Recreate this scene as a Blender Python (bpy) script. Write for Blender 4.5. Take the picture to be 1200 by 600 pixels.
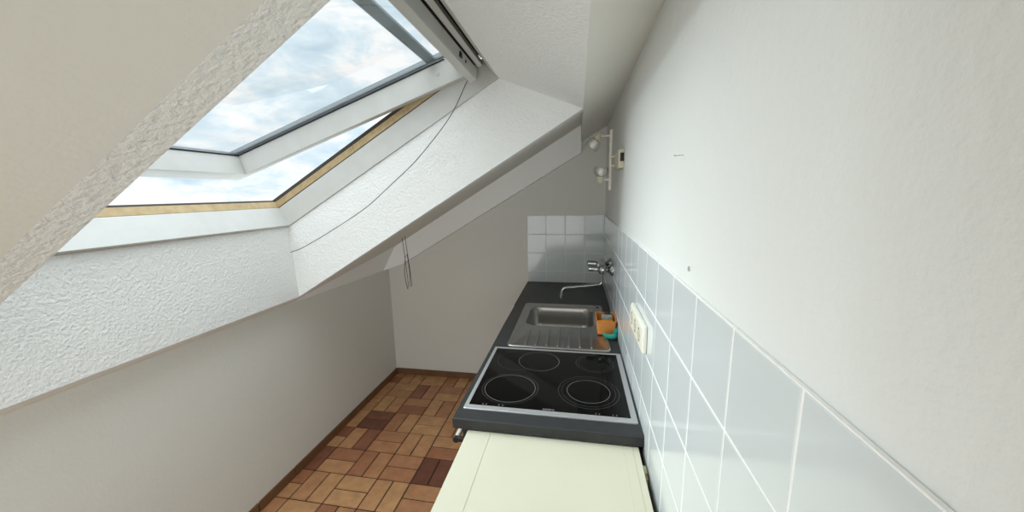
import bpy, bmesh, math, random
from mathutils import Vector, Matrix, Euler
random.seed(7)
S = bpy.context.scene
COL = S.collection
for o in list(bpy.data.objects):
    bpy.data.objects.remove(o, do_unlink=True)

# ------------------------------------------------------------------ camera
CAM_F, YAW, PITCH, ROLL = 420.73, 0.180576, 0.174630, -0.018025
CAM_LOC = Vector((-0.2105, -2.8337, 1.6177))
cd = bpy.data.cameras.new('camera')
cd.sensor_fit = 'HORIZONTAL'
cd.sensor_width = 36.0
cd.lens = CAM_F * 36.0 / 1200.0
cd.clip_start = 0.02
cam = bpy.data.objects.new('camera', cd)
COL.objects.link(cam)
fwd = Vector((-math.sin(YAW) * math.cos(PITCH), math.cos(YAW) * math.cos(PITCH), -math.sin(PITCH)))
rt = Vector((math.cos(YAW), math.sin(YAW), 0))
up = rt.cross(fwd)
r2 = math.cos(ROLL) * rt + math.sin(ROLL) * up
u2 = -math.sin(ROLL) * rt + math.cos(ROLL) * up
m3 = Matrix((r2, u2, -fwd)).transposed()
cam.matrix_world = Matrix.Translation(CAM_LOC) @ m3.to_4x4()
S.camera = cam

# ------------------------------------------------------------------ exposure
S.view_settings.view_transform = 'Standard'
S.view_settings.look = 'None'
S.view_settings.gamma = 1.0
S.view_settings.use_curve_mapping = False
S.view_settings.exposure = 0.0

# ------------------------------------------------------------------ sky
SKY_LOW, SKY_HIGH = 1.12, 5.0
w = bpy.data.worlds.new('sky')
S.world = w
w.use_nodes = True
nt = w.node_tree
nt.nodes.clear()
def N(tree, typ, **kw):
    n = tree.nodes.new(typ)
    for k, v in kw.items():
        if k.startswith('i_'):
            key = k[2:]
            n.inputs[int(key) if key.isdigit() else key].default_value = v
        else:
            setattr(n, k, v)
    return n
wo = N(nt, 'ShaderNodeOutputWorld')
bg = N(nt, 'ShaderNodeBackground')
tc = N(nt, 'ShaderNodeTexCoord')
mp = N(nt, 'ShaderNodeMapping')
mp.inputs['Scale'].default_value = (1.0, 1.0, 2.2)
mp.inputs['Location'].default_value = (0.35, 0.1, 0.2)
nz = N(nt, 'ShaderNodeTexNoise', i_Scale=6.5, i_Detail=8.0, i_Roughness=0.6, i_Distortion=0.25)
rp = N(nt, 'ShaderNodeValToRGB')
e = rp.color_ramp.elements
e[0].position, e[0].color = 0.26, (0.36, 0.60, 0.88, 1)
e[1].position, e[1].color = 0.58, (1.0, 1.0, 1.0, 1)
x = rp.color_ramp.elements.new(0.33); x.color = (0.56, 0.70, 0.80, 1)
x = rp.color_ramp.elements.new(0.45); x.color = (0.70, 0.83, 0.91, 1)
sx = N(nt, 'ShaderNodeSeparateXYZ')
mr = N(nt, 'ShaderNodeMapRange')
mr.interpolation_type = 'SMOOTHSTEP'
mr.inputs['From Min'].default_value = 0.50
mr.inputs['From Max'].default_value = 0.85
mr.inputs['To Min'].default_value = SKY_LOW
mr.inputs['To Max'].default_value = SKY_HIGH
nt.links.new(tc.outputs['Generated'], mp.inputs['Vector'])
nt.links.new(mp.outputs[0], nz.inputs['Vector'])
nt.links.new(nz.outputs['Fac'], rp.inputs['Fac'])
nt.links.new(tc.outputs['Generated'], sx.inputs[0])
nt.links.new(sx.outputs['Z'], mr.inputs['Value'])
nt.links.new(rp.outputs['Color'], bg.inputs['Color'])
nt.links.new(mr.outputs[0], bg.inputs['Strength'])
nt.links.new(bg.outputs[0], wo.inputs['Surface'])

# sun behind thin cloud: very soft
SUN_E, SUN_DIR = 4.1, Vector((0.88, -0.07, -0.52))     # direction of travel
sl = bpy.data.lights.new('sun', 'SUN')
sl.energy = SUN_E
sl.angle = math.radians(50)
sl.color = (0.93, 1.0, 1.0)
so = bpy.data.objects.new('sun', sl)
COL.objects.link(so)
so.rotation_euler = SUN_DIR.to_track_quat('-Z', 'Y').to_euler()
so.location = (-3, -3, 5)

# light portal lying in the roof window opening (guides sky sampling only)
pl = bpy.data.lights.new('window_portal', 'AREA')
pl.shape = 'RECTANGLE'; pl.size = 1.7; pl.size_y = 1.45
pl.cycles.is_portal = True
po = bpy.data.objects.new('window_portal', pl)
COL.objects.link(po)
po.location = (-1.32, -1.80, 2.06)
po.rotation_euler = Vector((0.45, 0, -0.89)).to_track_quat('-Z', 'Y').to_euler()

# added fill lamp behind the camera, lifting the dark back of the room
FILL_E = 24.0
fl = bpy.data.lights.new('rear_fill', 'AREA')
fl.shape = 'RECTANGLE'; fl.size = 1.35; fl.size_y = 1.2
fl.energy = FILL_E
fl.color = (0.965, 1.0, 1.0)
fo = bpy.data.objects.new('rear_fill', fl)
COL.objects.link(fo)
fo.location = (-0.72, -4.62, 0.64)
fo.rotation_euler = Vector((0.0, 1, 0.0)).to_track_quat('-Z', 'Y').to_euler()

# ------------------------------------------------------------------ materials
def srgb(r, g, b):
    f = lambda c: (c / 255 / 12.92) if c / 255 <= 0.04045 else ((c / 255 + 0.055) / 1.055) ** 2.4
    return (f(r), f(g), f(b), 1)
def mat(name, color, rough=0.5, metal=0.0, bump=None, mottle=None, spec=0.5, trans=0.0, coat=0.0):
    m = bpy.data.materials.new(name)
    m.use_nodes = True
    t = m.node_tree
    b = t.nodes['Principled BSDF']
    b.inputs['Base Color'].default_value = color
    b.inputs['Roughness'].default_value = rough
    b.inputs['Metallic'].default_value = metal
    b.inputs['Specular IOR Level'].default_value = spec
    b.inputs['Transmission Weight'].default_value = trans
    b.inputs['Coat Weight'].default_value = coat
    co = t.nodes.new('ShaderNodeTexCoord')
    if bump:
        for sc, st, dist in bump:
            n = N(t, 'ShaderNodeTexNoise', i_Scale=sc, i_Detail=3.0, i_Roughness=0.55)
            t.links.new(co.outputs['Object'], n.inputs['Vector'])
            bn = N(t, 'ShaderNodeBump', i_Strength=st, i_Distance=dist)
            t.links.new(n.outputs['Fac'], bn.inputs['Height'])
            if b.inputs['Normal'].is_linked:
                t.links.new(b.inputs['Normal'].links[0].from_socket, bn.inputs['Normal'])
            t.links.new(bn.outputs[0], b.inputs['Normal'])
    if mottle:
        sc, amt, c2 = mottle
        n = N(t, 'ShaderNodeTexNoise', i_Scale=sc, i_Detail=5.0, i_Roughness=0.6)
        t.links.new(co.outputs['Object'], n.inputs['Vector'])
        rmp = N(t, 'ShaderNodeMapRange')
        rmp.inputs['From Min'].default_value = 0.35
        rmp.inputs['From Max'].default_value = 0.7
        rmp.inputs['To Max'].default_value = amt
        t.links.new(n.outputs['Fac'], rmp.inputs['Value'])
        mx = N(t, 'ShaderNodeMix', data_type='RGBA')
        mx.inputs['A'].default_value = color
        mx.inputs['B'].default_value = c2
        t.links.new(rmp.outputs[0], mx.inputs['Factor'])
        t.links.new(mx.outputs['Result'], b.inputs['Base Color'])
    return m
M = {}
M['plaster'] = mat('smooth_wall_paint', srgb(222, 222, 217), 0.85, bump=[(90, 0.25, 0.004), (12, 0.2, 0.01)])
M['plaster_right'] = mat('rendered_wall_paint', srgb(230, 232, 230), 0.8, bump=[(70, 0.35, 0.004), (9, 0.25, 0.012)])
M['rough'] = mat('rough_render_paint', srgb(234, 235, 233), 0.8, bump=[(95, 0.8, 0.007), (210, 0.4, 0.003)])
M['board'] = mat('white_board_paint', srgb(246, 248, 248), 0.6, bump=[(40, 0.1, 0.003)])  # whiter than the wall and ceiling paints
M['ceil'] = mat('ceiling_paint', srgb(228, 227, 220), 0.85, bump=[(60, 0.15, 0.004)])
M['white_pvc'] = mat('white_window_lacquer', srgb(200, 200, 196), 0.35, mottle=(14, 0.25, srgb(178, 177, 170)))
M['wood'] = mat('raw_pine', srgb(186, 164, 124), 0.6, mottle=(30, 0.6, srgb(150, 124, 86)))
M['dark_wood'] = mat('weathered_brown_wood', srgb(88, 72, 54), 0.7, mottle=(25, 0.6, srgb(60, 48, 38)))
M['rubber'] = mat('black_rubber', srgb(22, 22, 24), 0.6)
M['seal'] = mat('weathered_seal', srgb(70, 64, 56), 0.8, mottle=(40, 0.6, srgb(46, 42, 38)))
M['alu'] = mat('aluminium_cover', srgb(150, 155, 158), 0.35, metal=0.8)
M['slate_alu'] = mat('blue_grey_cover', srgb(108, 124, 130), 0.5, mottle=(40, 0.35, srgb(84, 100, 106)))
M['grout'] = mat('white_grout', srgb(244, 244, 242), 0.9)
M['tile'] = mat('white_glazed_tile', srgb(216, 222, 224), 0.10, spec=0.35, mottle=(3, 0.3, srgb(211, 218, 220)))
M['floor_grout'] = mat('dark_floor_grout', srgb(44, 34, 27), 0.95)
M['skirt'] = mat('brown_skirting_tile', srgb(118, 84, 56), 0.55, mottle=(9, 0.6, srgb(96, 66, 44)))
M['worktop'] = mat('anthracite_laminate', srgb(54, 55, 56), 0.42, mottle=(16, 0.7, srgb(42, 43, 44)), spec=0.35, bump=[(220, 0.08, 0.001)])
M['cream'] = mat('cream_fridge_enamel', srgb(216, 213, 192), 0.4, mottle=(5, 0.35, srgb(208, 205, 182)), bump=[(120, 0.05, 0.001)])
M['carcass'] = mat('white_cabinet_laminate', srgb(214, 212, 205), 0.45)
M['black'] = mat('black_plastic', srgb(20, 20, 21), 0.4)
M['ceran'] = mat('black_glass_ceramic', srgb(5, 5, 6), 0.05, spec=0.25)
M['print'] = mat('grey_printed_line', srgb(120, 120, 122), 0.4)
M['print_dim'] = mat('dark_grey_printed_line', srgb(70, 70, 72), 0.4)
M['print_light'] = mat('light_grey_print', srgb(170, 170, 172), 0.4)
M['hob_steel'] = mat('brushed_hob_steel', srgb(206, 207, 208), 0.42, metal=0.7)
M['steel'] = mat('brushed_sink_steel', srgb(182, 180, 177), 0.26, metal=1.0, mottle=(18, 0.4, srgb(158, 155, 151)), bump=[(45, 0.04, 0.002)])
M['chrome'] = mat('chrome', srgb(168, 171, 172), 0.10, metal=1.0)
M['brass'] = mat('dull_metal', srgb(150, 142, 128), 0.35, metal=1.0)
M['socket'] = mat('cream_socket_plastic', srgb(236, 234, 222), 0.35)
M['socket_hole'] = mat('socket_recess_plastic', srgb(205, 198, 172), 0.5)
M['orange'] = mat('orange_translucent_plastic', srgb(250, 164, 84), 0.3, trans=0.2)
M['sponge_o'] = mat('orange_sponge', srgb(240, 150, 20), 0.9, bump=[(300, 0.6, 0.003)])
M['greyscrub'] = mat('grey_scrubber', srgb(170, 178, 170), 0.8, bump=[(250, 0.8, 0.004)], mottle=(60, 0.7, srgb(90, 96, 92)))
M['teal'] = mat('teal_cloth', srgb(40, 168, 152), 0.85, bump=[(160, 0.6, 0.003)], mottle=(40, 0.4, srgb(22, 130, 120)))
M['lampw'] = mat('white_lamp_lacquer', srgb(226, 220, 210), 0.35)
M['lampc'] = mat('cream_lamp_box', srgb(206, 200, 176), 0.45)
M['bulb'] = mat('opal_bulb', srgb(235, 233, 226), 0.3)
M['steel_grey'] = mat('pale_zinc', srgb(190, 190, 186), 0.45, metal=0.4)
M['cord'] = mat('dark_cord', srgb(52, 50, 48), 0.8)
M['ivory'] = mat('ivory_plastic', srgb(200, 190, 160), 0.5)

def clear_glass(name, tint=(1, 1, 1, 1), gloss=0.9):
    m = bpy.data.materials.new(name); m.use_nodes = True
    t = m.node_tree; t.nodes.clear()
    out = N(t, 'ShaderNodeOutputMaterial')
    tr = N(t, 'ShaderNodeBsdfTransparent', i_Color=tint)
    gl = N(t, 'ShaderNodeBsdfGlossy', i_Roughness=0.02)
    fr = N(t, 'ShaderNodeFresnel', i_IOR=1.45)
    mu = N(t, 'ShaderNodeMath', operation='MULTIPLY', i_1=gloss)
    mx = N(t, 'ShaderNodeMixShader')
    t.links.new(fr.outputs[0], mu.inputs[0])
    t.links.new(mu.outputs[0], mx.inputs[0])
    t.links.new(tr.outputs[0], mx.inputs[1])
    t.links.new(gl.outputs[0], mx.inputs[2])
    t.links.new(mx.outputs[0], out.inputs['Surface'])
    return m
M['glass'] = clear_glass('window_glass', (0.98, 0.99, 0.99, 1), 0.18)
M['globe'] = clear_glass('clear_globe_glass', (0.99, 0.99, 0.985, 1), 0.35)

def attr_tile(name):
    m = bpy.data.materials.new(name); m.use_nodes = True
    t = m.node_tree
    b = t.nodes['Principled BSDF']
    a = N(t, 'ShaderNodeAttribute', attribute_name='tile_tone')
    r = N(t, 'ShaderNodeValToRGB')
    el = r.color_ramp.elements
    el[0].position, el[0].color = 0.0, srgb(114, 68, 52)
    el[1].position, el[1].color = 1.0, srgb(214, 178, 132)
    for p, c in ((0.2, srgb(164, 108, 78)), (0.4, srgb(188, 136, 96)), (0.7, srgb(202, 156, 110))):
        q = r.color_ramp.elements.new(p); q.color = c
    co = N(t, 'ShaderNodeTexCoord')
    n = N(t, 'ShaderNodeTexNoise', i_Scale=14.0, i_Detail=5.0, i_Roughness=0.6)
    t.links.new(co.outputs['Object'], n.inputs['Vector'])
    mx = N(t, 'ShaderNodeMix', data_type='RGBA', blend_type='MULTIPLY')
    rr = N(t, 'ShaderNodeValToRGB')
    rr.color_ramp.elements[0].position, rr.color_ramp.elements[0].color = 0.3, (0.66, 0.60, 0.56, 1)
    rr.color_ramp.elements[1].position, rr.color_ramp.elements[1].color = 0.65, (1.05, 1.04, 1.0, 1)
    t.links.new(n.outputs['Fac'], rr.inputs['Fac'])
    mx.inputs['Factor'].default_value = 0.75
    t.links.new(a.outputs['Fac'], r.inputs['Fac'])
    t.links.new(r.outputs['Color'], mx.inputs['A'])
    t.links.new(rr.outputs['Color'], mx.inputs['B'])
    t.links.new(mx.outputs['Result'], b.inputs['Base Color'])
    b.inputs['Roughness'].default_value = 0.42
    bn = N(t, 'ShaderNodeBump', i_Strength=0.12, i_Distance=0.003)
    n2 = N(t, 'ShaderNodeTexNoise', i_Scale=60.0, i_Detail=3.0)
    t.links.new(co.outputs['Object'], n2.inputs['Vector'])
    t.links.new(n2.outputs['Fac'], bn.inputs['Height'])
    t.links.new(bn.outputs[0], b.inputs['Normal'])
    return m
M['floor_tile'] = attr_tile('terracotta_floor_tile')

# ------------------------------------------------------------------ mesh helpers
def tag(o, label=None, cat=None, group=None, kind=None):
    if label: o['label'] = label
    if cat: o['category'] = cat
    if group: o['group'] = group
    if kind: o['kind'] = kind
    return o
def empty(name, loc=(0, 0, 0)):
    o = bpy.data.objects.new(name, None)
    o.empty_display_size = 0.05
    o.location = loc
    COL.objects.link(o)
    return o
class MB:
    """collects shapes in world space and links them as one mesh object"""
    def __init__(self):
        self.bm = bmesh.new(); self.mi = 0
    def face(self, vs):
        try:
            f = self.bm.faces.new(vs); f.material_index = self.mi; return f
        except ValueError:
            return None
    def box(self, a, b, bev=0.0, seg=2, rot=None, pivot=None):
        t = bmesh.new()
        bmesh.ops.create_cube(t, size=1.0)
        a, b = Vector(a), Vector(b)
        c, d = (a + b) / 2, b - a
        for v in t.verts:
            v.co = Vector((v.co.x * d.x, v.co.y * d.y, v.co.z * d.z)) + c
        if bev > 0:
            bmesh.ops.bevel(t, geom=list(t.edges), offset=bev, segments=seg, profile=0.5, affect='EDGES')
        if rot is not None:
            p = Vector(pivot) if pivot is not None else c
            for v in t.verts: v.co = rot @ (v.co - p) + p
        self.merge(t); return self
    def merge(self, t):
        vm = {v: self.bm.verts.new(v.co) for v in t.verts}
        for f in t.faces: self.face([vm[v] for v in f.verts])
        t.free()
    def prism_y(self, poly, y0, y1, bev=0.0):
        """extrude an xz polygon along y"""
        t = bmesh.new()
        A = [t.verts.new((px, y0, pz)) for px, pz in poly]
        B = [t.verts.new((px, y1, pz)) for px, pz in poly]
        n = len(poly)
        t.faces.new(A); t.faces.new(B[::-1])
        for i in range(n): t.faces.new((A[i], B[i], B[(i + 1) % n], A[(i + 1) % n]))
        bmesh.ops.recalc_face_normals(t, faces=list(t.faces))
        if bev: bmesh.ops.bevel(t, geom=list(t.edges), offset=bev, segments=2, profile=0.5, affect='EDGES')
        self.merge(t); return self
    def tube(self, pts, r, n=10, cap=True, closed=False):
        pts = [Vector(p) for p in pts]
        rs = r if isinstance(r, (list, tuple)) else [r] * len(pts)
        rings = []; prev = None
        for i, p in enumerate(pts):
            if closed: d = pts[(i + 1) % len(pts)] - pts[i - 1]
            else: d = pts[min(i + 1, len(pts) - 1)] - pts[max(i - 1, 0)]
            d.normalize()
            if prev is None:
                a = d.orthogonal().normalized()
            else:
                a = (prev - d * prev.dot(d)).normalized()
            prev = a; b = d.cross(a)
            rings.append([self.bm.verts.new(p + (a * math.cos(2 * math.pi * k / n) + b * math.sin(2 * math.pi * k / n)) * rs[i]) for k in range(n)])
        m = len(rings)
        for i in range(m if closed else m - 1):
            A, B = rings[i], rings[(i + 1) % m]
            for k in range(n): self.face((A[k], A[(k + 1) % n], B[(k + 1) % n], B[k]))
        if cap and not closed:
            self.face(rings[0][::-1]); self.face(rings[-1])
        return self
    def lathe(self, prof, origin, axis, n=20):
        """prof: list of (r, h) along axis from origin"""
        o = Vector(origin); d = Vector(axis).normalized()
        a = d.orthogonal().normalized(); b = d.cross(a)
        rings = []
        for r, h in prof:
            if r < 1e-6: rings.append([self.bm.verts.new(o + d * h)])
            else: rings.append([self.bm.verts.new(o + d * h + (a * math.cos(2 * math.pi * k / n) + b * math.sin(2 * math.pi * k / n)) * r) for k in range(n)])
        for A, B in zip(rings, rings[1:]):
            for k in range(n):
                k2 = (k + 1) % n
                if len(A) == 1 and len(B) == 1: continue
                if len(A) == 1: self.face((A[0], B[k2], B[k]))
                elif len(B) == 1: self.face((A[k], A[k2], B[0]))
                else: self.face((A[k], A[k2], B[k2], B[k]))
        for R, rev in ((rings[0], True), (rings[-1], False)):
            if len(R) > 1: self.face(R[::-1] if rev else R)
        return self
    def loops(self, loops, cap_first=False, cap_last=True):
        L = [[self.bm.verts.new(p) for p in lp] for lp in loops]
        n = len(L[0])
        for A, B in zip(L, L[1:]):
            for k in range(n): self.face((A[k], A[(k + 1) % n], B[(k + 1) % n], B[k]))
        if cap_first: self.face(L[0][::-1])
        if cap_last: self.face(L[-1])
        return self
    def build(self, name, material, parent=None, smooth=False, angle=40):
        bmesh.ops.recalc_face_normals(self.bm, faces=list(self.bm.faces))
        me = bpy.data.meshes.new(name)
        o = bpy.data.objects.new(name, me)
        COL.objects.link(o)
        if parent is not None:
            o.parent = parent
            inv = Matrix.Translation(world_loc(parent)).inverted()
            bmesh.ops.transform(self.bm, matrix=inv, verts=list(self.bm.verts))
        if smooth:
            for f in self.bm.faces: f.smooth = True
            lim = math.radians(angle)
            for ed in self.bm.edges:
                if len(ed.link_faces) == 2 and ed.calc_face_angle(0) > lim: ed.smooth = False
        self.bm.to_mesh(me); self.bm.free()
        for mm in (material if isinstance(material, (list, tuple)) else [material]): me.materials.append(mm)
        return o
def world_loc(o):
    v = Vector(o.location)
    while o.parent: o = o.parent; v += Vector(o.location)
    return v
def rrect(x0, y0, x1, y1, r, z, n=8):
    """rounded rectangle loop, counter-clockwise"""
    out = []
    for cx, cy, a0 in ((x1 - r, y1 - r, 0), (x0 + r, y1 - r, 90), (x0 + r, y0 + r, 180), (x1 - r, y0 + r, 270)):
        for k in range(n + 1):
            a = math.radians(a0 + 90 * k / n)
            out.append((cx + r * math.cos(a), cy + r * math.sin(a), z))
    return out
def spline(pts, per=8):
    """Catmull-Rom through pts"""
    P = [Vector(p) for p in pts]
    P = [2 * P[0] - P[1]] + P + [2 * P[-1] - P[-2]]
    out = []
    for i in range(1, len(P) - 2):
        for k in range(per):
            t = k / per
            a, b, c, d = P[i - 1], P[i], P[i + 1], P[i + 2]
            out.append(0.5 * ((2 * b) + (c - a) * t + (2 * a - 5 * b + 4 * c - d) * t * t + (3 * b - a - 3 * c + d) * t ** 3))
    out.append(P[-2])
    return out

# ------------------------------------------------------------------ room shell
XL, YN = -1.824, -4.70          # knee wall, wall behind the camera
ZT = 0.903                      # worktop height
def L(x): return 2.09 + 0.59 * x              # sloping ceiling
def BK(x): return 2.005 + 0.583 * x           # where the boxed strip meets the back wall
YC = -1.13                      # far reveal of the roof window
YR = -2.462                     # near reveal
XA, XB = -0.19, -1.74           # head and bottom edges of the opening in the ceiling
WT = (-0.568, 2.128)            # top inner corner of the window frame
SLOPE = math.atan(0.567)

mb = MB(); mb.box((XL - 0.12, YN - 0.1, -0.06), (0.1, 0.1, -0.004))
tag(mb.build('floor', M['floor_grout']), 'dark grouted floor under the terracotta tiles', kind='structure')

# basket-weave tiles: blocks of two
CELL, GX, GY, GAP = 0.2035, -1.125, -1.180, 0.0030
bm = bmesh.new()
lay = bm.faces.layers.float.new('tile_tone')
over = {(0, 0): (0.0, 0.02), (-3, 2): (0.05, 0.0), (-2, -1): (0.62, 0.7), (-1, -1): (0.55, 0.66), (0, -1): (0.42, 0.36), (-1, -2): (0.3, 0.3), (-3, 0): (0.25, 0.5), (-1, 0): (0.35, 0.3), (1, 0): (0.1, 0.1), (1, 2): (0.08, 0.3)}
for i in range(-4, 6):
    for j in range(-18, 7):
        x0, y0 = GX + i * CELL, GY + j * CELL
        for k in range(2):
            if (i + j) % 2 == 0: bx = (x0 + k * CELL / 2, y0, x0 + (k + 1) * CELL / 2, y0 + CELL)
            else: bx = (x0, y0 + (1 - k) * CELL / 2, x0 + CELL, y0 + (2 - k) * CELL / 2)
            a, b, c, d = max(bx[0] + GAP, XL), max(bx[1] + GAP, YN), min(bx[2] - GAP, 0), min(bx[3] - GAP, 0)
            tone = min(1.0, max(0.05, random.gauss(0.5, 0.17)))
            if random.random() < 0.06: tone = 0.12
            if (i, j) in over: tone = over[(i, j)][k]
            if c - a < 0.008 or d - b < 0.008: continue
            h, e_ = 0.0, 0.002
            lo = [bm.verts.new(p) for p in ((a, b, -0.004), (c, b, -0.004), (c, d, -0.004), (a, d, -0.004))]
            hi = [bm.verts.new(p) for p in ((a + e_, b + e_, h), (c - e_, b + e_, h), (c - e_, d - e_, h), (a + e_, d - e_, h))]
            fs = [bm.faces.new(hi)] + [bm.faces.new((lo[q], lo[(q + 1) % 4], hi[(q + 1) % 4], hi[q])) for q in range(4)]
            for f in fs: f[lay] = tone
me = bpy.data.meshes.new('floor_tiles'); bm.to_mesh(me); bm.free(); me.materials.append(M['floor_tile'])
ft = bpy.data.objects.new('floor_tiles', me); COL.objects.link(ft)
tag(ft, 'terracotta floor tiles laid in basket weave pairs', kind='structure')

def wall_poly(name, poly, y0, y1, material, label):
    m = MB(); m.prism_y(poly, y0, y1)
    return tag(m.build(name, material), label, kind='structure')
wall_poly('wall_back', [(XL - 0.1, -0.05), (0.1, -0.05), (0.1, 2.3), (XL - 0.1, 1.2)], 0, 0.12, M['plaster'], 'white end wall below the sloping ceiling')
wall_poly('wall_front', [(XL - 0.1, -0.05), (0.1, -0.05), (0.1, 2.3), (XL - 0.1, 1.2)], YN - 0.12, YN, M['plaster'], 'white wall behind the viewer')
mb = MB(); mb.box((XL - 0.12, YN - 0.1, -0.05), (XL, 0.1, L(XL) + 0.03))
tag(mb.build('wall_left', M['plaster']), 'low white knee wall under the roof slope', kind='structure')
mb = MB(); mb.box((0, YN - 0.1, -0.05), (0.12, 0.1, 2.35))
tag(mb.build('wall_right', M['plaster_right']), 'tall white rendered wall above the tile splashback', kind='structure')

# sloping ceiling, in slabs around the roof window opening
T = 0.06
mb = MB()
def slab(x0, x1, y0, y1): mb.prism_y([(x0, L(x0)), (x1, L(x1)), (x1, L(x1) + T), (x0, L(x0) + T)], y0, y1)
mb.prism_y([(XA, L(XA)), (0.06, L(0.06)), (0.06, L(0.06) + 0.2), (XA, L(XA) + 0.2)], YN - 0.1, 0.08)
RT = 0.05                       # thickness of the reveal boards
# far part climbs gently towards the end wall
def TL(x, y): return L(x) + 0.1095 * (y - YC) / (-0.09 - YC)
q = [[(x_, y_, TL(x_, y_) + dz) for x_, y_ in ((XL - 0.08, YC + RT), (XA, YC + RT), (XA, 0.08), (XL - 0.08, 0.08))] for dz in (0, T)]
mb.loops(q, True, True)
slab(XL - 0.08, XA, YN - 0.1, YR - RT)
slab(XL - 0.08, XB - 0.05, YR - RT, YC + RT)
tag(mb.build('ceiling', M['ceil']), 'white sloping attic ceiling around the roof window', kind='structure')
# boxed strip under the ceiling along the end wall, and its return above the knee wall
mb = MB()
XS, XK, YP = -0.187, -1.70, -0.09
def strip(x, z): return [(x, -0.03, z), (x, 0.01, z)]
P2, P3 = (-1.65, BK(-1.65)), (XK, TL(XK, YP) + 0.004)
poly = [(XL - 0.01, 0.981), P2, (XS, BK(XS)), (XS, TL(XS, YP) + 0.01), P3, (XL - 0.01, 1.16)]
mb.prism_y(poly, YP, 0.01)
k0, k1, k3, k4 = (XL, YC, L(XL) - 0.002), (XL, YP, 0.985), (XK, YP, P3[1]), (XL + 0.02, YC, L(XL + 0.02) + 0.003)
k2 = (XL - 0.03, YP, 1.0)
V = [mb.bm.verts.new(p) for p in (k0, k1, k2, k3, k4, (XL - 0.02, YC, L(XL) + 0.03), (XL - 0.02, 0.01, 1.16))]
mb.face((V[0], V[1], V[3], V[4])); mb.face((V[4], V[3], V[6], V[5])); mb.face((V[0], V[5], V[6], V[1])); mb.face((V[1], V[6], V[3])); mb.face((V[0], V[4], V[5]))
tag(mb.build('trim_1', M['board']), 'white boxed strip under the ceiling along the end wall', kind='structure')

# window reveals (rough render)
def frame_pt(s, n):     # s down the slope from the frame's top corner, n outward
    return (WT[0] - s * math.cos(SLOPE) - n * math.sin(SLOPE), WT[1] - s * math.sin(SLOPE) + n * math.cos(SLOPE))
SLEN = 1.365
wb = frame_pt(SLEN, 0)
side = [(XA, L(XA)), WT, wb, (XB, L(XB))]
mb = MB()
mb.prism_y(side, YC, YC + RT)
mb.prism_y(side, YR - RT, YR)
mb.prism_y([(XA, L(XA)), WT, (WT[0] + 0.03, WT[1] + 0.06), (XA + 0.03, L(XA) + 0.06)], YR, YC)
mb.prism_y([(XB, L(XB)), wb, (wb[0] - 0.05, wb[1]), (XB - 0.05, L(XB - 0.05))], YR - RT, YC + RT)
tag(mb.build('trim_2', M['rough']), 'rough rendered white reveal around the roof window', kind='structure')

# skirting tiles
mb = MB()
yy = 0.0
while yy > YN:
    mb.box((XL, max(yy - 0.244, YN), 0), (XL + 0.010, yy - 0.003, 0.055), 0.0025); yy -= 0.247
tag(mb.build('baseboard_left', M['skirt']), 'brown tile skirting along the knee wall', kind='structure')
mb = MB()
xx = XL + 0.011
while xx < -0.62:
    mb.box((xx, -0.010, 0), (min(xx + 0.244, -0.6), 0, 0.055), 0.0025); xx += 0.247
tag(mb.build('baseboard_back', M['skirt']), 'brown tile skirting along the end wall', kind='structure')

# ------------------------------------------------------------------ wall tiles
def tile_field(name, label, plane, u0, u1, joints_u, z0, z1, joints_z):
    """glazed tiles with their own slight tilt over a grout bed; plane 'x' = right wall, 'y' = back wall"""
    mb = MB()
    us = [u0] + [u for u in sorted(joints_u) if u0 + 0.01 < u < u1 - 0.01] + [u1]
    zs = [z0] + [z for z in sorted(joints_z) if z0 + 0.01 < z < z1 - 0.01] + [z1]
    rnd = random.Random(3)
    g, th = 0.0021, 0.006
    def P(u, d, z): return (-d, u, z) if plane == 'x' else (u, -d, z)
    mb.mi = 1
    q = [P(u0, 0.0008, z0), P(u1, 0.0008, z0), P(u1, 0.0008, z1), P(u0, 0.0008, z1)]
    q2 = [P(u0, 0.0050, z0), P(u1, 0.0050, z0), P(u1, 0.0050, z1), P(u0, 0.0050, z1)]
    mb.loops([q, q2], True, True)
    mb.mi = 0
    for ua, ub in zip(us, us[1:]):
        for za, zb in zip(zs, zs[1:]):
            t1, t2 = rnd.gauss(0, 0.00012), rnd.gauss(0, 0.00012)
            a, b, c, d = ua + g, ub - g, za + g, zb - g
            e = 0.0016
            lo = [P(a, 0.004, c), P(b, 0.004, c), P(b, 0.004, d), P(a, 0.004, d)]
            md = [P(a, th - 0.0008, c), P(b, th - 0.0008, c), P(b, th - 0.0008, d), P(a, th - 0.0008, d)]
            hi = [P(a + e, th + t1, c + e), P(b - e, th - t1 + t2, c + e), P(b - e, th - t1, d - e), P(a + e, th + t1 - t2, d - e)]
            mb.loops([lo, md, hi], False, True)
    return tag(mb.build(name, [M['tile'], M['grout']]), label, kind='structure')
ztop = ZT + 0.535
jz = [ztop - 0.15 * k for k in range(0, 11)]
tile_field('trim_3', 'white glazed tile splashback along the right wall', 'x', -3.40, -0.006, [-(1.4413 + 0.15 * n) for n in range(-9, 14)], 0.002, ztop, jz)
tile_field('trim_4', 'white glazed tile splashback on the end wall', 'y', -0.60, -0.006, [-0.45, -0.30, -0.15], 0.002, ztop, jz)

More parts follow.
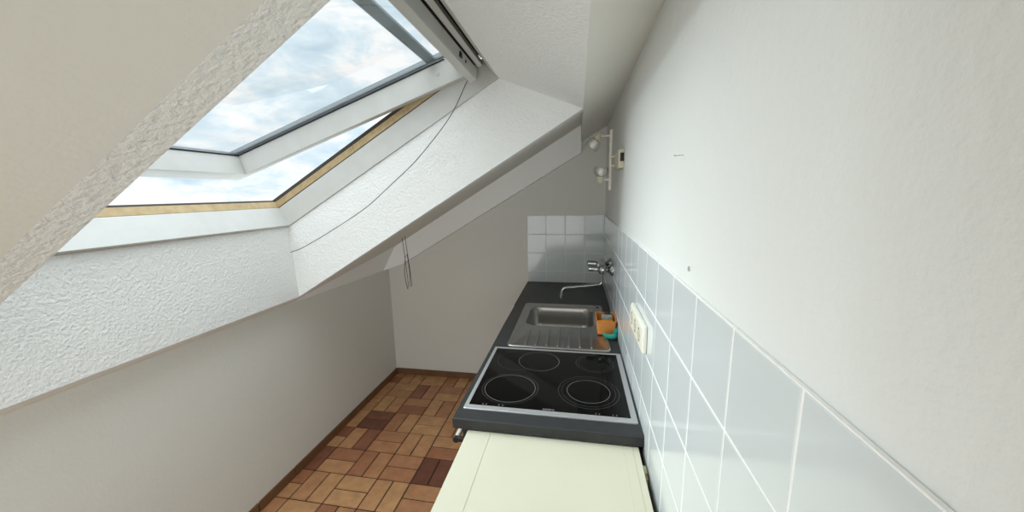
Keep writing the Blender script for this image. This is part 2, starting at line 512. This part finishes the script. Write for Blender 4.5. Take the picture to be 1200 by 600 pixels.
# ------------------------------------------------------------------ roof window
win = tag(empty('window_1', (WT[0], (YC + YR) / 2, WT[1])), 'white top-hung roof window standing ajar above the kitchen', kind='structure')
YF, YG = YC - 0.006, YR + 0.006          # faces of the lining
def fpoly(s0, s1, n0, n1): return [frame_pt(s0, n0), frame_pt(s1, n0), frame_pt(s1, n1), frame_pt(s0, n1)]
mb = MB()
mb.prism_y(fpoly(-0.01, SLEN, 0.001, 0.1085), YF, YC + 0.045, 0.002)
mb.prism_y(fpoly(-0.01, SLEN, 0.001, 0.110), YR - 0.045, YG, 0.002)
mb.prism_y([WT, (-0.600, 2.157), (-0.57, 2.20), (-0.53, 2.15)], YG, YF, 0.001)
mb.prism_y(fpoly(SLEN - 0.02, SLEN + 0.02, 0.001, 0.110), YR - 0.045, YC + 0.045, 0.002)
mb.build('frame_lining', M['white_pvc'], win)
mb = MB()
SJ = 0.792
for (sa, sb) in ((0.12, SJ - 0.001), (SJ + 0.001, SLEN + 0.02)):
    mb.prism_y(fpoly(sa, sb, 0.112, 0.128), YF - 0.001, YC + 0.06, 0.0015)
    mb.prism_y(fpoly(sa, sb, 0.129, 0.146), YF + 0.003, YC + 0.06, 0.0015)
    mb.prism_y(fpoly(sa, sb, 0.112, 0.128), YR - 0.06, YG + 0.001, 0.0015)
    mb.prism_y(fpoly(sa, sb, 0.129, 0.146), YR - 0.06, YG - 0.003, 0.0015)
mb.prism_y(fpoly(SLEN - 0.02, SLEN + 0.04, 0.1105, 0.146), YR - 0.06, YC + 0.06, 0.0015)
mb.build('timber_rebate', M['wood'], win)
mb = MB()
mb.prism_y(fpoly(0.10, SLEN + 0.02, 0.147, 0.163), YC - 0.001, YC + 0.065)
mb.prism_y(fpoly(0.02, SLEN, 0.109, 0.1115), YF + 0.0005, YC + 0.045)
mb.prism_y(fpoly(0.10, SLEN + 0.02, 0.147, 0.163), YR - 0.065, YR + 0.001)
mb.prism_y(fpoly(SLEN - 0.01, SLEN + 0.05, 0.147, 0.160), YR - 0.065, YC + 0.065)
mb.build('weather_seal', M['seal'], win)
mb = MB()
mb.prism_y(fpoly(-0.08, 0.03, 0.155, 0.30), YR - 0.08, YC + 0.08)
mb.prism_y([(-0.602, 2.160), (-0.640, 2.215), (-0.690, 2.26), (-0.60, 2.30), (-0.565, 2.20)], YG, YF)
mb.prism_y([(-0.655, 2.186), (-0.700, 2.190), (-0.745, 2.205), (-0.75, 2.26), (-0.66, 2.30)], YR + 0.02, YC - 0.012)
mb.build('head_timber', M['dark_wood'], win)
mb = MB()
mb.prism_y([(-0.650, 2.165), (-0.629, 2.171), (-0.634, 2.196), (-0.66, 2.215)], YG + 0.01, YC - 0.045, 0.002)
mb.build('head_rail', M['white_pvc'], win)

# sash, swung outward about its top edge
SA = math.radians(18.2)
SP = (-0.729, 2.132)
def sash_pt(e_, m_):
    return (SP[0] - e_ * math.cos(SA) - m_ * math.sin(SA), SP[1] - e_ * math.sin(SA) + m_ * math.cos(SA))
def spoly(e0, e1, m0, m1): return [sash_pt(e0, m0), sash_pt(e1, m0), sash_pt(e1, m1), sash_pt(e0, m1)]
SI, SO = YC - 0.042, YC - 0.008        # far stile faces
NI, NO = YR + 0.042, YR + 0.008
SL = 1.35
mb = MB()
mb.prism_y(spoly(-0.03, SL, 0.0, 0.100), SI, SO, 0.003)
mb.prism_y(spoly(-0.03, SL, 0.0, 0.100), NO, NI, 0.003)
mb.prism_y(spoly(SL - 0.085, SL, 0.0, 0.100), NI, SI, 0.003)
mb.prism_y(spoly(-0.03, 0.015, 0.045, 0.100), NI, SI, 0.003)
sash = mb.build('sash', M['white_pvc'], win)
mb = MB(); mb.prism_y(spoly(-0.03, SL - 0.02, 0.104, 0.110), NO + 0.002, SO - 0.002)
mb.build('pane', M['glass'], sash)
mb = MB()
mb.prism_y(spoly(0.05, SL - 0.08, 0.1002, 0.1038), SI - 0.004, SI + 0.012)
mb.prism_y(spoly(0.05, SL - 0.08, 0.1002, 0.1038), NI - 0.012, NI + 0.004)
mb.prism_y(spoly(SL - 0.09, SL - 0.075, 0.1002, 0.1038), NI, SI)
mb.build('gasket', M['rubber'], sash)
mb = MB()
for (a, b) in ((SI - 0.012, SO + 0.01), (NO - 0.01, NI + 0.012)):
    mb.prism_y(spoly(-0.03, SL + 0.01, 0.1105, 0.122), a, b, 0.001)
    mb.prism_y(spoly(-0.03, SL + 0.01, 0.1225, 0.140), a + 0.016 * (1 if a == SI - 0.012 else 0), b - 0.016 * (0 if a == SI - 0.012 else 1), 0.001)
mb.prism_y(spoly(SL - 0.07, SL + 0.01, 0.1105, 0.125), NI, SI, 0.001)
mb.build('outer_cover', M['alu'], sash)
mb = MB()
mb.prism_y(spoly(0.086, 0.122, 0.1110, 0.128), NI + 0.01, SI - 0.014, 0.003)
mb.prism_y(spoly(0.1225, 0.130, 0.1110, 0.120), NI + 0.01, SI - 0.014, 0.001)
mb.build('glazing_bar', M['slate_alu'], sash)
# ventilation bar along the head of the sash
mb = MB()
mb.prism_y([(-0.688, 2.102), (-0.661, 2.114), (-0.6545, 2.159), (-0.69, 2.185), (-0.710, 2.150)], NI - 0.02, YC - 0.045, 0.0025)
vb = mb.build('ventilation_bar', M['white_pvc'], win)
mb = MB()
mb.box((-0.668, -1.42, 2.130), (-0.6525, -1.395, 2.150), 0.002); mb.box((-0.666, -1.345, 2.132), (-0.654, -1.335, 2.144), 0.002)
mb.build('latch', M['black'], vb)
mb = MB(); mb.lathe([(0.0, 0.0), (0.004, 0.0), (0.004, 0.002), (0, 0.0025)], (-0.674, YC - 0.0452, 2.115), (0, -1, 0), 10)
mb.build('screw', M['alu'], vb)
mb = MB(); 
p = sash_pt(0.10, 0.055); mb.lathe([(0.0, 0.0), (0.007, 0.0), (0.006, 0.003), (0, 0.004)], (p[0], SI, p[1]), (0, -1, 0), 14)
mb.build('cover_cap', M['white_pvc'], sash)

# ------------------------------------------------------------------ worktop and base units
WF = -1.834
mb = MB()
# top with cut-outs: strips around sink basin and hob body
hx0, hx1, hy0, hy1 = -0.560, -0.040, -1.750, -1.310
bx0, bx1, by0, by1 = -0.497, -0.098, -0.992, -0.643
X0, X1, Z0 = -0.600, -0.0075, ZT - 0.0363
ys = [WF, hy0, hy1, by0, by1, -0.0075]
def cell(x0, x1, y0, y1):
    mb.box((x0, y0, Z0), (x1, y1, ZT))
for (y0, y1, cut) in ((WF, hy0, None), (hy0, hy1, None), (hy1, by0, None), (by0, by1, (bx0, bx1)), (by1, -0.0075, None)):
    if cut: cell(X0, cut[0], y0, y1); cell(cut[1], X1, y0, y1)
    else: cell(X0, X1, y0, y1)
bmesh.ops.remove_doubles(mb.bm, verts=list(mb.bm.verts), dist=1e-5)
kill = [f for f in mb.bm.faces if any(g is not f and (g.calc_center_median() - f.calc_center_median()).length < 1e-5 for ed in f.edges for g in ed.link_faces)]
bmesh.ops.delete(mb.bm, geom=kill, context='FACES')
wtop = mb.build('worktop', M['worktop'])
bv = wtop.modifiers.new('edge', 'BEVEL'); bv.width = 0.003; bv.segments = 2; bv.limit_method = 'ANGLE'
tag(wtop, 'long anthracite laminate worktop running along the tiled wall', 'worktop')

# oven below the hob
ov = tag(empty('oven', (-0.3, -1.53, 0.0)), 'built-in oven below the black hob, its bar handle showing past the worktop edge', 'oven')
mb = MB(); mb.box((-0.550, -1.826, 0.10), (-0.02, -1.232, 0.78), 0.002); mb.box((-0.545, -1.822, 0.0), (-0.50, -1.236, 0.10))
mb.build('body', M['carcass'], ov)
mb = MB(); mb.box((-0.569, -1.824, 0.745), (-0.551, -1.234, 0.862), 0.002)
cp = mb.build('control_panel', M['black'], ov)
for k in range(4):
    m2 = MB(); m2.lathe([(0.0, 0), (0.018, 0), (0.016, 0.016), (0.0, 0.017)], (-0.569, -1.73 + 0.13 * k, 0.835), (-1, 0, 0), 18)
    m2.build('knob', M['black'], cp, True)
mb = MB(); mb.box((-0.569, -1.824, 0.16), (-0.551, -1.234, 0.742), 0.003)
dr = mb.build('door', M['ceran'], ov)
mb = MB()
mb.tube([(-0.602, -1.796, 0.802), (-0.602, -1.262, 0.802)], 0.0085, 14)
hd = mb.build('handle', M['lampw'], ov, True)
for ya in (-1.806, -1.262):
    mb = MB()
    mb.tube([(-0.602, ya, 0.802), (-0.602, ya + 0.012, 0.802)], 0.0105, 14)
    mb.box((-0.602, ya + 0.001, 0.795), (-0.5695, ya + 0.011, 0.812), 0.002)
    mb.build('bracket', M['black'], hd, True)

for k, (y0, y1, lab) in enumerate(((-1.228, -0.632, 'white base cabinet under the steel sink'), (-0.628, -0.02, 'white base cabinet in the corner beyond the sink'))):
    cb = tag(empty('base_cabinet', (-0.3, (y0 + y1) / 2, 0)), lab, 'cabinet')
    mb = MB()
    mb.box((-0.55, y0, 0.10), (-0.02, y0 + 0.016, 0.862)); mb.box((-0.55, y1 - 0.016, 0.10), (-0.02, y1, 0.862))
    mb.box((-0.55, y0 + 0.016, 0.10), (-0.02, y1 - 0.016, 0.116)); mb.box((-0.036, y0 + 0.016, 0.116), (-0.02, y1 - 0.016, 0.70))
    mb.build('carcass', M['carcass'], cb)
    mb = MB(); mb.box((-0.569, y0 + 0.002, 0.12), (-0.551, y1 - 0.002, 0.86), 0.002)
    d = mb.build('door', M['carcass'], cb)
    mb = MB(); mb.tube([(-0.569, y0 + 0.05, 0.80), (-0.594, y0 + 0.05, 0.80), (-0.594, y0 + 0.15, 0.80), (-0.569, y0 + 0.15, 0.80)], 0.005, 10)
    mb.build('handle', M['chrome'], d, True)
    mb = MB(); mb.box((-0.51, y0, 0.0), (-0.495, y1, 0.099)); mb.build('plinth', M['carcass'], cb)

# ------------------------------------------------------------------ fridge
fr = tag(empty('fridge', (-0.29, -2.11, 0)), 'cream undercounter fridge standing in front of the worktop end', 'fridge')
FY0, FY1, FZ = -2.395, -1.829, 0.864
mb = MB(); mb.box((-0.4712, FY0, 0.03), (-0.042, FY1, FZ - 0.024), 0.003)
mb.box((-0.4712, FY0, FZ - 0.022), (-0.0215, FY1, FZ), 0.0012)
mb.build('body', M['cream'], fr)
mb = MB(); mb.box((-0.0400, FY0 + 0.001, FZ - 0.001), (-0.0385, FY1 - 0.001, FZ + 0.0004)); mb.box((-0.0655, FY0 + 0.03, FZ - 0.001), (-0.0650, FY1 - 0.01, FZ + 0.0002))
mb.build('top_seam', M['ivory'], fr)
mb = MB(); mb.box((-0.549, FY0, 0.06), (-0.4716, FY1, FZ), 0.0012, 2)
fd = mb.build('door', M['cream'], fr)
mb = MB(); mb.box((-0.565, FY0 + 0.03, 0.72), (-0.549, FY0 + 0.06, 0.82), 0.004); mb.build('handle', M['cream'], fd)
for px in (-0.45, -0.07):
    for py in (FY0 + 0.05, FY1 - 0.05):
        mb = MB(); mb.lathe([(0.018, 0), (0.018, 0.012), (0.012, 0.03)], (px, py, 0), (0, 0, 1), 14)
        mb.build('foot', M['black'], fr)
mb = MB(); mb.box((-0.0420, FY0 + 0.02, 0.10), (-0.030, FY1 - 0.02, FZ - 0.06)); mb.build('rear_grille', M['black'], fr)
mb = MB(); mb.box((-0.0380, -1.925, FZ - 0.05), (-0.0085, -1.880, FZ - 0.024), 0.002); mb.box((-0.0200, -1.916, FZ - 0.024), (-0.0105, -1.888, FZ - 0.012), 0.001)
tag(mb.build('hinge', M['ivory'], fr), 'ivory bracket in the gap by the tiles')

# ------------------------------------------------------------------ hob
hb = tag(empty('hob', (-0.2975, -1.534, ZT)), 'black glass ceramic hob with a steel frame set in the dark worktop', 'hob')
HZ = ZT + 0.0012
mb = MB()
o0 = rrect(-0.580, -1.780, -0.015, -1.288, 0.006, ZT + 0.0003, 4); o1 = rrect(-0.580, -1.780, -0.015, -1.288, 0.006, ZT + 0.004, 4)
o2 = rrect(-0.5785, -1.7785, -0.0165, -1.2895, 0.005, ZT + 0.0052, 4)
i1 = rrect(-0.5670, -1.7575, -0.0335, -1.3015, 0.003, ZT + 0.0052, 4); i0 = rrect(-0.5665, -1.757, -0.0340, -1.302, 0.003, ZT + 0.0010, 4)
mb.loops([o0, o1, o2, i1, i0], False, False)
mb.build('frame', M['hob_steel'], hb)
GZ = ZT + 0.0042
mb = MB(); mb.box((-0.5662, -1.7567, ZT + 0.0003), (-0.0343, -1.3023, GZ))
gp = mb.build('glass_plate', M['ceran'], hb)
def ring(cx, cy, r, wd, material, a0=0, a1=360, name='zone_ring'):
    m = MB(); n = 72
    full = a1 - a0 >= 360
    pts = [math.radians(a0 + (a1 - a0) * k / n) for k in range(n if full else n + 1)]
    z = GZ + 0.0002
    A = [m.bm.verts.new((cx + (r - wd) * math.cos(t), cy + (r - wd) * math.sin(t), z)) for t in pts]
    B = [m.bm.verts.new((cx + r * math.cos(t), cy + r * math.sin(t), z)) for t in pts]
    q = len(pts)
    for k in range(q if full else q - 1): m.face((A[k], B[k], B[(k + 1) % q], A[(k + 1) % q]))
    return m.build(name, material, gp)
ring(-0.446, -1.633, 0.094, 0.0016, M['print'])
ring(-0.446, -1.633, 0.104, 0.0012, M['print_dim'])
ring(-0.362, -1.406, 0.086, 0.0015, M['print'])
ring(-0.452, -1.409, 0.088, 0.0012, M['print_dim'], 60, 300)
ring(-0.131, -1.395, 0.077, 0.0015, M['print_dim'])
ring(-0.131, -1.395, 0.066, 0.0010, M['print_dim'])
ring(-0.162, -1.617, 0.108, 0.0014, M['print_dim'])
ring(-0.162, -1.617, 0.095, 0.0010, M['print_dim'])
ring(-0.162, -1.615, 0.0765, 0.0016, M['print'])
for dx in (-0.519, -0.507, -0.463, -0.451, -0.142, -0.131, -0.088, -0.077):
    mb = MB(); mb.lathe([(0.0, 0), (0.0024, 0), (0.0024, 0.0003), (0, 0.0003)], (dx, -1.7475, GZ), (0, 0, 1), 10)
    mb.build('control_mark', M['print'], gp)
tcv = bpy.data.curves.new('lettering', 'FONT')
tcv.body = 'SIEMENS'; tcv.size = 0.0105; tcv.align_x = 'CENTER'; tcv.align_y = 'CENTER'; tcv.extrude = 0.0001
to = bpy.data.objects.new('tmp_text', tcv); COL.objects.link(to)
bpy.context.view_layer.update()
tme = bpy.data.meshes.new_from_object(to)
bpy.data.objects.remove(to)
lt = bpy.data.objects.new('lettering', tme); COL.objects.link(lt)
lt.parent = gp
tme.materials.clear(); tme.materials.append(M['print_light'])
lt.location = Vector((-0.2955, -1.7485, GZ + 0.0002)) - world_loc(gp)

# ------------------------------------------------------------------ sink
sk = tag(empty('sink', (-0.29, -0.93, ZT)), 'stainless steel sink with one basin and a ribbed drainer set in the worktop', 'sink')
mb = MB()
sx0, sy0, sx1, sy1 = -0.532, -1.268, -0.050, -0.598
def RR(i, z, r): return rrect(sx0 + i, sy0 + i, sx1 - i, sy1 - i, r, ZT + z, 8)
def BB(i, z, r): return rrect(-0.488 + i, -0.982 + i, -0.106 - i, -0.652 - i, r, ZT + z, 8)
mb.loops([RR(0, 0.0004, 0.028), RR(0.001, 0.004, 0.027), RR(0.004, 0.0065, 0.025), RR(0.009, 0.0068, 0.022), RR(0.015, 0.0045, 0.02), RR(0.019, 0.0022, 0.02),
          BB(-0.006, 0.0020, 0.072), BB(-0.002, 0.0012, 0.068), BB(0.003, -0.004, 0.066), BB(0.005, -0.010, 0.064), BB(0.011, -0.090, 0.06), BB(0.016, -0.116, 0.056), BB(0.030, -0.138, 0.05), BB(0.055, -0.148, 0.04), BB(0.10, -0.152, 0.025)])
plate = mb.build('basin_plate', M['steel'], sk, True, 60)
mb = MB()
rib_x = [-0.446, -0.396, -0.344, -0.292, -0.241, -0.189, -0.137]
for i, rx in enumerate(rib_x):
    n = 10
    ya, yb = -1.240, -1.025 + (0.012 if 1 < i < 6 else 0)
    prof = [(-0.0065, 0.0), (-0.0045, 0.0032), (0, 0.0045), (0.0045, 0.0032), (0.0065, 0.0)]
    ls = []
    for (yy, f, zf) in ((ya - 0.005, 0.2, 0.1), (ya, 0.9, 1.0), (ya + 0.01, 0.8, 0.9), (yb - 0.02, 0.6, 0.7), (yb, 0.15, 0.1)):
        ls.append([mb.bm.verts.new((rx + px * f, yy, ZT + 0.0021 + pz * zf)) for px, pz in prof])
    for a, b in zip(ls, ls[1:]):
        for k in range(4): mb.face((a[k], a[k + 1], b[k + 1], b[k]))
n = None
ls = []
for (yy, f, zf) in ((-1.243, 0.2, 0.1), (-1.238, 0.8, 0.8), (-1.19, 0.6, 0.7), (-1.175, 0.15, 0.1)):
    ls.append([mb.bm.verts.new((-0.268 + px * f, yy, ZT + 0.0021 + pz * zf)) for px, pz in prof])
for a, b in zip(ls, ls[1:]):
    for k in range(4): mb.face((a[k], a[k + 1], b[k + 1], b[k]))
mb.build('drainer_ribs', M['steel'], sk, True, 80)
mb = MB(); mb.lathe([(0.042, -0.003), (0.043, 0.002), (0.036, 0.003), (0.030, -0.002), (0.0, -0.003)], (-0.297, -0.817, ZT - 0.151), (0, 0, 1), 28)
mb.build('drain', M['chrome'], sk, True)
mb = MB(); mb.lathe([(0.0, 0.0), (0.010, 0.0), (0.009, 0.0035), (0.0, 0.0045)], (-0.082, -0.622, ZT + 0.0055), (0, 0, 1), 16)
mb.build('tap_hole_plug', M['chrome'], sk, True)

# ------------------------------------------------------------------ wall tap
tp = tag(empty('wall_tap', (0, -0.69, 1.18)), 'chrome two-handle wall tap with a long swivel spout above the sink', 'tap')
for yy in (-0.765, -0.615):
    mb = MB()
    mb.lathe([(0.038, 0.006), (0.038, 0.009), (0.029, 0.022), (0.017, 0.034), (0.013, 0.036), (0.0, 0.036)], (0, yy, 1.178), (-1, 0, 0), 22)
    mb.build('escutcheon', M['chrome'], tp, True)
mb = MB()
mb.tube([(-0.062, -0.803, 1.178), (-0.062, -0.801, 1.178), (-0.062, -0.796, 1.178), (-0.062, -0.785, 1.178), (-0.062, -0.76, 1.18), (-0.062, -0.69, 1.18), (-0.062, -0.62, 1.18), (-0.062, -0.595, 1.178), (-0.062, -0.58, 1.178)], [0.005, 0.013, 0.021, 0.027, 0.0265, 0.023, 0.0265, 0.027, 0.021], 18)
for yy in (-0.765, -0.615): mb.tube([(-0.030, yy, 1.178), (-0.050, yy, 1.178)], 0.016, 14)
mb.tube([(-0.062, -0.69, 1.175), (-0.062, -0.69, 1.148), (-0.062, -0.69, 1.135)], [0.019, 0.019, 0.014], 16)
mb.build('body', M['chrome'], tp, True)
for yy in (-0.77, -0.61):
    mb = MB()
    mb.tube([(-0.080, yy, 1.180), (-0.088, yy, 1.180), (-0.092, yy, 1.180), (-0.140, yy, 1.182), (-0.144, yy, 1.182)], [0.012, 0.013, 0.0155, 0.0150, 0.012], 12)
    mb.build('handle', M['chrome'], tp, True, 25)
mb = MB()
mb.tube(spline([(-0.062, -0.69, 1.140), (-0.060, -0.69, 1.092), (-0.066, -0.69, 1.074), (-0.085, -0.692, 1.066), (-0.18, -0.70, 1.056), (-0.262, -0.71, 1.049), (-0.284, -0.712, 1.042), (-0.294, -0.713, 1.025), (-0.296, -0.713, 1.002)], 6), 0.0085, 12)
mb.tube([(-0.296, -0.713, 1.006), (-0.297, -0.713, 0.984)], 0.0110, 14)
mb.build('spout', M['chrome'], tp, True)

# ------------------------------------------------------------------ socket strip
sc = tag(empty('socket_strip', (0, -1.685, 1.19)), 'cream triple socket plate on the tiled wall beside the hob', 'socket')
mb = MB()
mb.box((-0.020, -1.803, 1.148), (-0.0065, -1.567, 1.232), 0.004, 3)
pt = mb.build('plate', M['socket'], sc, True, 30)
mb = MB(); mb.box((-0.0225, -1.796, 1.155), (-0.0198, -1.574, 1.225), 0.0012)
cv = mb.build('cover', M['socket'], sc)
for yy in (-1.757, -1.685, -1.613):
    mb = MB(); mb.lathe([(0.0225, 0.0), (0.0225, 0.0006), (0.0205, 0.0006), (0.0200, 0.0004), (0.0, 0.0004)], (-0.0225, yy, 1.19), (-1, 0, 0), 28)
    wl = mb.build('socket_well', M['socket_hole'], sc)
    mb = MB()
    for dy in (-0.0095, 0.0095): mb.lathe([(0.0, 0), (0.0026, 0), (0.0026, 0.0002), (0, 0.0002)], (-0.0230, yy + dy, 1.19), (-1, 0, 0), 10)
    for dz in (-0.0185, 0.0185): mb.box((-0.0240, yy - 0.003, 1.19 + dz - 0.0015), (-0.0229, yy + 0.003, 1.19 + dz + 0.0015))
    mb.build('contact', M['black'], wl)

# ------------------------------------------------------------------ sponge caddy
tb = tag(empty('sponge_tub', (-0.06, -1.015, ZT)), 'small orange plastic tub between the sink and the tiled wall', 'tub')
ZB = ZT + 0.0075
def tub(i, z, r=0.012): return rrect(-0.107 + i, -1.086 + i, -0.012 - i, -0.945 - i, max(r - i * 0.5, 0.003), ZB + z, 5)
mb = MB()
mb.loops([tub(0.006, 0), tub(0.003, 0.03), tub(0, 0.066), tub(-0.003, 0.068), tub(-0.003, 0.071), tub(0.0025, 0.071), tub(0.0055, 0.03), tub(0.009, 0.003)], True, True)
mb.build('tub_wall', M['orange'], tb, True, 35)
sp = MB(); sp.box((-0.098, -1.074, ZB + 0.004), (-0.022, -1.036, ZB + 0.062), 0.006, 3)
o = sp.build('sponge', M['sponge_o'], None, True)
tag(o, 'yellow-orange sponge standing at the front of the orange tub', 'sponge')
sp = MB(); sp.box((-0.078, -1.030, ZB + 0.008), (-0.026, -1.000, ZB + 0.080), 0.005, 3, rot=Euler((math.radians(-6), 0, math.radians(4))).to_matrix())
tag(sp.build('scouring_pad', M['greyscrub'], None, True), 'grey scouring pad poking out of the orange tub', 'scouring pad')
br = tag(empty('dish_brush', (-0.055, -0.972, ZB + 0.03)), 'black dish brush lying in the back of the orange tub', 'brush')
mb = MB(); mb.lathe([(0.0, 0.0), (0.016, 0.0), (0.018, 0.02), (0.012, 0.03), (0.0, 0.032)], (-0.050, -0.970, ZB + 0.050), (0.15, 0.1, 1), 16); mb.build('head', M['black'], br, True)
mb = MB()
for k in range(40):
    a, r = k * 2.4, 0.0024 * math.sqrt(k)
    mb.tube([(-0.050 + r * math.cos(a), -0.970 + r * math.sin(a), ZB + 0.050), (-0.052 + 1.15 * r * math.cos(a), -0.971 + 1.15 * r * math.sin(a), ZB + 0.02)], 0.0007, 4)
mb.build('bristles', M['black'], br)
# teal cleaning cloth, rolled in a loose loop on the worktop
mb = MB()
path = spline([(-0.074, -1.100, ZT + 0.017), (-0.055, -1.122, ZT + 0.016), (-0.028, -1.126, ZT + 0.018), (-0.016, -1.106, ZT + 0.024), (-0.0135, -1.075, ZT + 0.036), (-0.012, -1.055, ZT + 0.03)], 8)
n = len(path)
rnd = random.Random(5)
rings = []
for i, p in enumerate(path):
    d = (path[min(i + 1, n - 1)] - path[max(i - 1, 0)]).normalized()
    a = Vector((0, 0, 1)); b = d.cross(a).normalized()
    tpr = 0.35 + 0.65 * math.sin(math.pi * min(1, max(0.12, i / (n - 1))))
    rings.append([p + (a * math.sin(2 * math.pi * k / 16) * 0.0125 * tpr * (1 + 0.25 * math.sin(3 * k + i * 0.9)) + b * math.cos(2 * math.pi * k / 16) * 0.0095 * tpr * (1 + 0.2 * math.sin(2 * k + i * 1.3))) for k in range(16)])
for r_ in rings:
    for v in r_:
        v.x = min(v.x, -0.0065); v.z = max(v.z, ZT + 0.0005)
mb.loops(rings, True, True)
tag(mb.build('cleaning_cloth', M['teal'], None, True, 80), 'crumpled teal cleaning cloth in front of the orange tub', 'cloth')

# ------------------------------------------------------------------ wall lamp
lp = tag(empty('wall_lamp', (0, -0.95, 1.77)), 'old white two-spot wall lamp high in the corner above the tiles', 'lamp')
mb = MB(); mb.box((-0.026, -1.06, 1.722), (-0.0, -0.86, 1.806), 0.003)
base = mb.build('base', M['lampc'], lp)
mb = MB(); mb.box((-0.018, -1.066, 1.752), (-0.002, -1.0595, 1.790), 0.001); mb.build('cable_entry', M['black'], base)
RX, RY = -0.044, -0.86
mb = MB(); mb.tube([(RX, RY, 1.622), (RX, RY, 1.925)], 0.008, 12)
for zz in (1.745, 1.79): mb.tube([(RX, RY, zz), (-0.024, -0.885, zz)], 0.005, 8)
mb.build('pole', M['lampw'], lp, True)
def spot(z_arm, tip, axis):
    mb = MB(); mb.tube([(RX, RY, z_arm), ((RX + tip[0]) / 2, RY, z_arm - 0.002), tip], 0.0045, 8)
    arm = mb.build('arm', M['lampw'], lp, True)
    ax = Vector(axis).normalized(); o = Vector(tip)
    mb = MB(); mb.lathe([(0.0, -0.012), (0.010, -0.012), (0.017, 0.002), (0.018, 0.014), (0.021, 0.016), (0.021, 0.02), (0.0, 0.02)], o, ax, 18)
    sp_ = mb.build('lamp_holder', M['lampc'], arm, True)
    mb = MB(); mb.lathe([(0.008, 0.018), (0.011, 0.024), (0.018, 0.038), (0.020, 0.048), (0.016, 0.060), (0.008, 0.067), (0.0, 0.069)], o, ax, 18)
    mb.build('bulb', M['bulb'], arm, True)
    mb = MB()
    pr = [(0.017, 0.017)] + [(0.040 * math.sin(t), 0.052 - 0.040 * math.cos(t)) for t in [math.radians(28 + 10 * k) for k in range(10)]]
    n = 24
    a = ax.orthogonal().normalized(); b = ax.cross(a)
    def rr_(r, h): return [o + ax * h + (a * math.cos(2 * math.pi * k / n) + b * math.sin(2 * math.pi * k / n)) * r for k in range(n)]
    outer = [rr_(r, h) for r, h in pr]; inner = [rr_(r - 0.0015, h) for r, h in reversed(pr)]
    mb.loops(outer + inner, False, False)
    mb.build('lamp_shade', M['globe'], arm, True)
spot(1.897, (-0.108, RY, 1.895), (-0.55, 0, -0.83))
spot(1.676, (-0.092, RY, 1.672), (0.05, -0.05, 1.0))

# ------------------------------------------------------------------ cords and little fixings
mb = MB()
mb.tube(spline([(-0.705, YC - 0.035, 2.118), (-0.800, YC - 0.03, 1.965), (-0.965, YC - 0.03, 1.790), (-1.110, YC - 0.03, 1.672), (-1.270, YC - 0.03, 1.552), (-1.485, YC - 0.03, 1.432), (-1.65, YC - 0.028, 1.35), (-1.737, YC - 0.025, 1.32)], 8), 0.0018, 6)
tag(mb.build('pull_cord', M['cord']), 'thin dark pull cord sagging across the window reveal', 'cord')
mb = MB()
qx, qy, qz = -1.218, -0.875, L(-1.218)
k_ = 1.0
A_ = [(-1.226, qy, L(-1.226)), (-1.224, qy, 1.34), (-1.217, qy, 1.25), (-1.213, qy, 1.19), (-1.208, qy, 1.11), (-1.212, qy, 1.055), (-1.222, qy, 1.10), (-1.228, qy + 0.006, 1.16), (-1.222, qy + 0.006, 1.22), (-1.215, qy + 0.008, 1.26)]
B_ = [(-1.208, qy, L(-1.208)), (-1.204, qy, 1.33), (-1.196, qy, 1.24), (-1.188, qy, 1.14), (-1.184, qy, 1.085), (-1.192, qy, 1.072), (-1.199, qy + 0.006, 1.085), (-1.196, qy + 0.006, 1.15), (-1.203, qy + 0.006, 1.25), (-1.211, qy + 0.008, 1.268)]
mb.tube(spline(A_, 6), 0.0016, 6)
mb.tube(spline(B_, 6), 0.0016, 6)
tag(mb.build('blind_cord', M['cord']), 'thin dark looped cord hanging below the ceiling edge', 'cord')
mb = MB()
mb.tube(spline([(0.004, -2.033, 1.686), (-0.010, -2.033, 1.686), (-0.017, -2.036, 1.6855), (-0.019, -2.040, 1.687)], 5), 0.0011, 8)
tag(mb.build('screw_hook', M['steel_grey']), 'small metal screw hook in the white wall above the tiles', 'hook')
mb = MB(); mb.lathe([(0.0, -0.002), (0.005, -0.002), (0.0048, 0.0022), (0.0022, 0.0022), (0.0020, 0.0005), (0.0, 0.0005)], (0, -2.121, 1.470), (-1, 0, 0), 14)
tag(mb.build('wall_plug', M['steel_grey']), 'tiny grey wall plug just above the tile edge', 'wall plug')
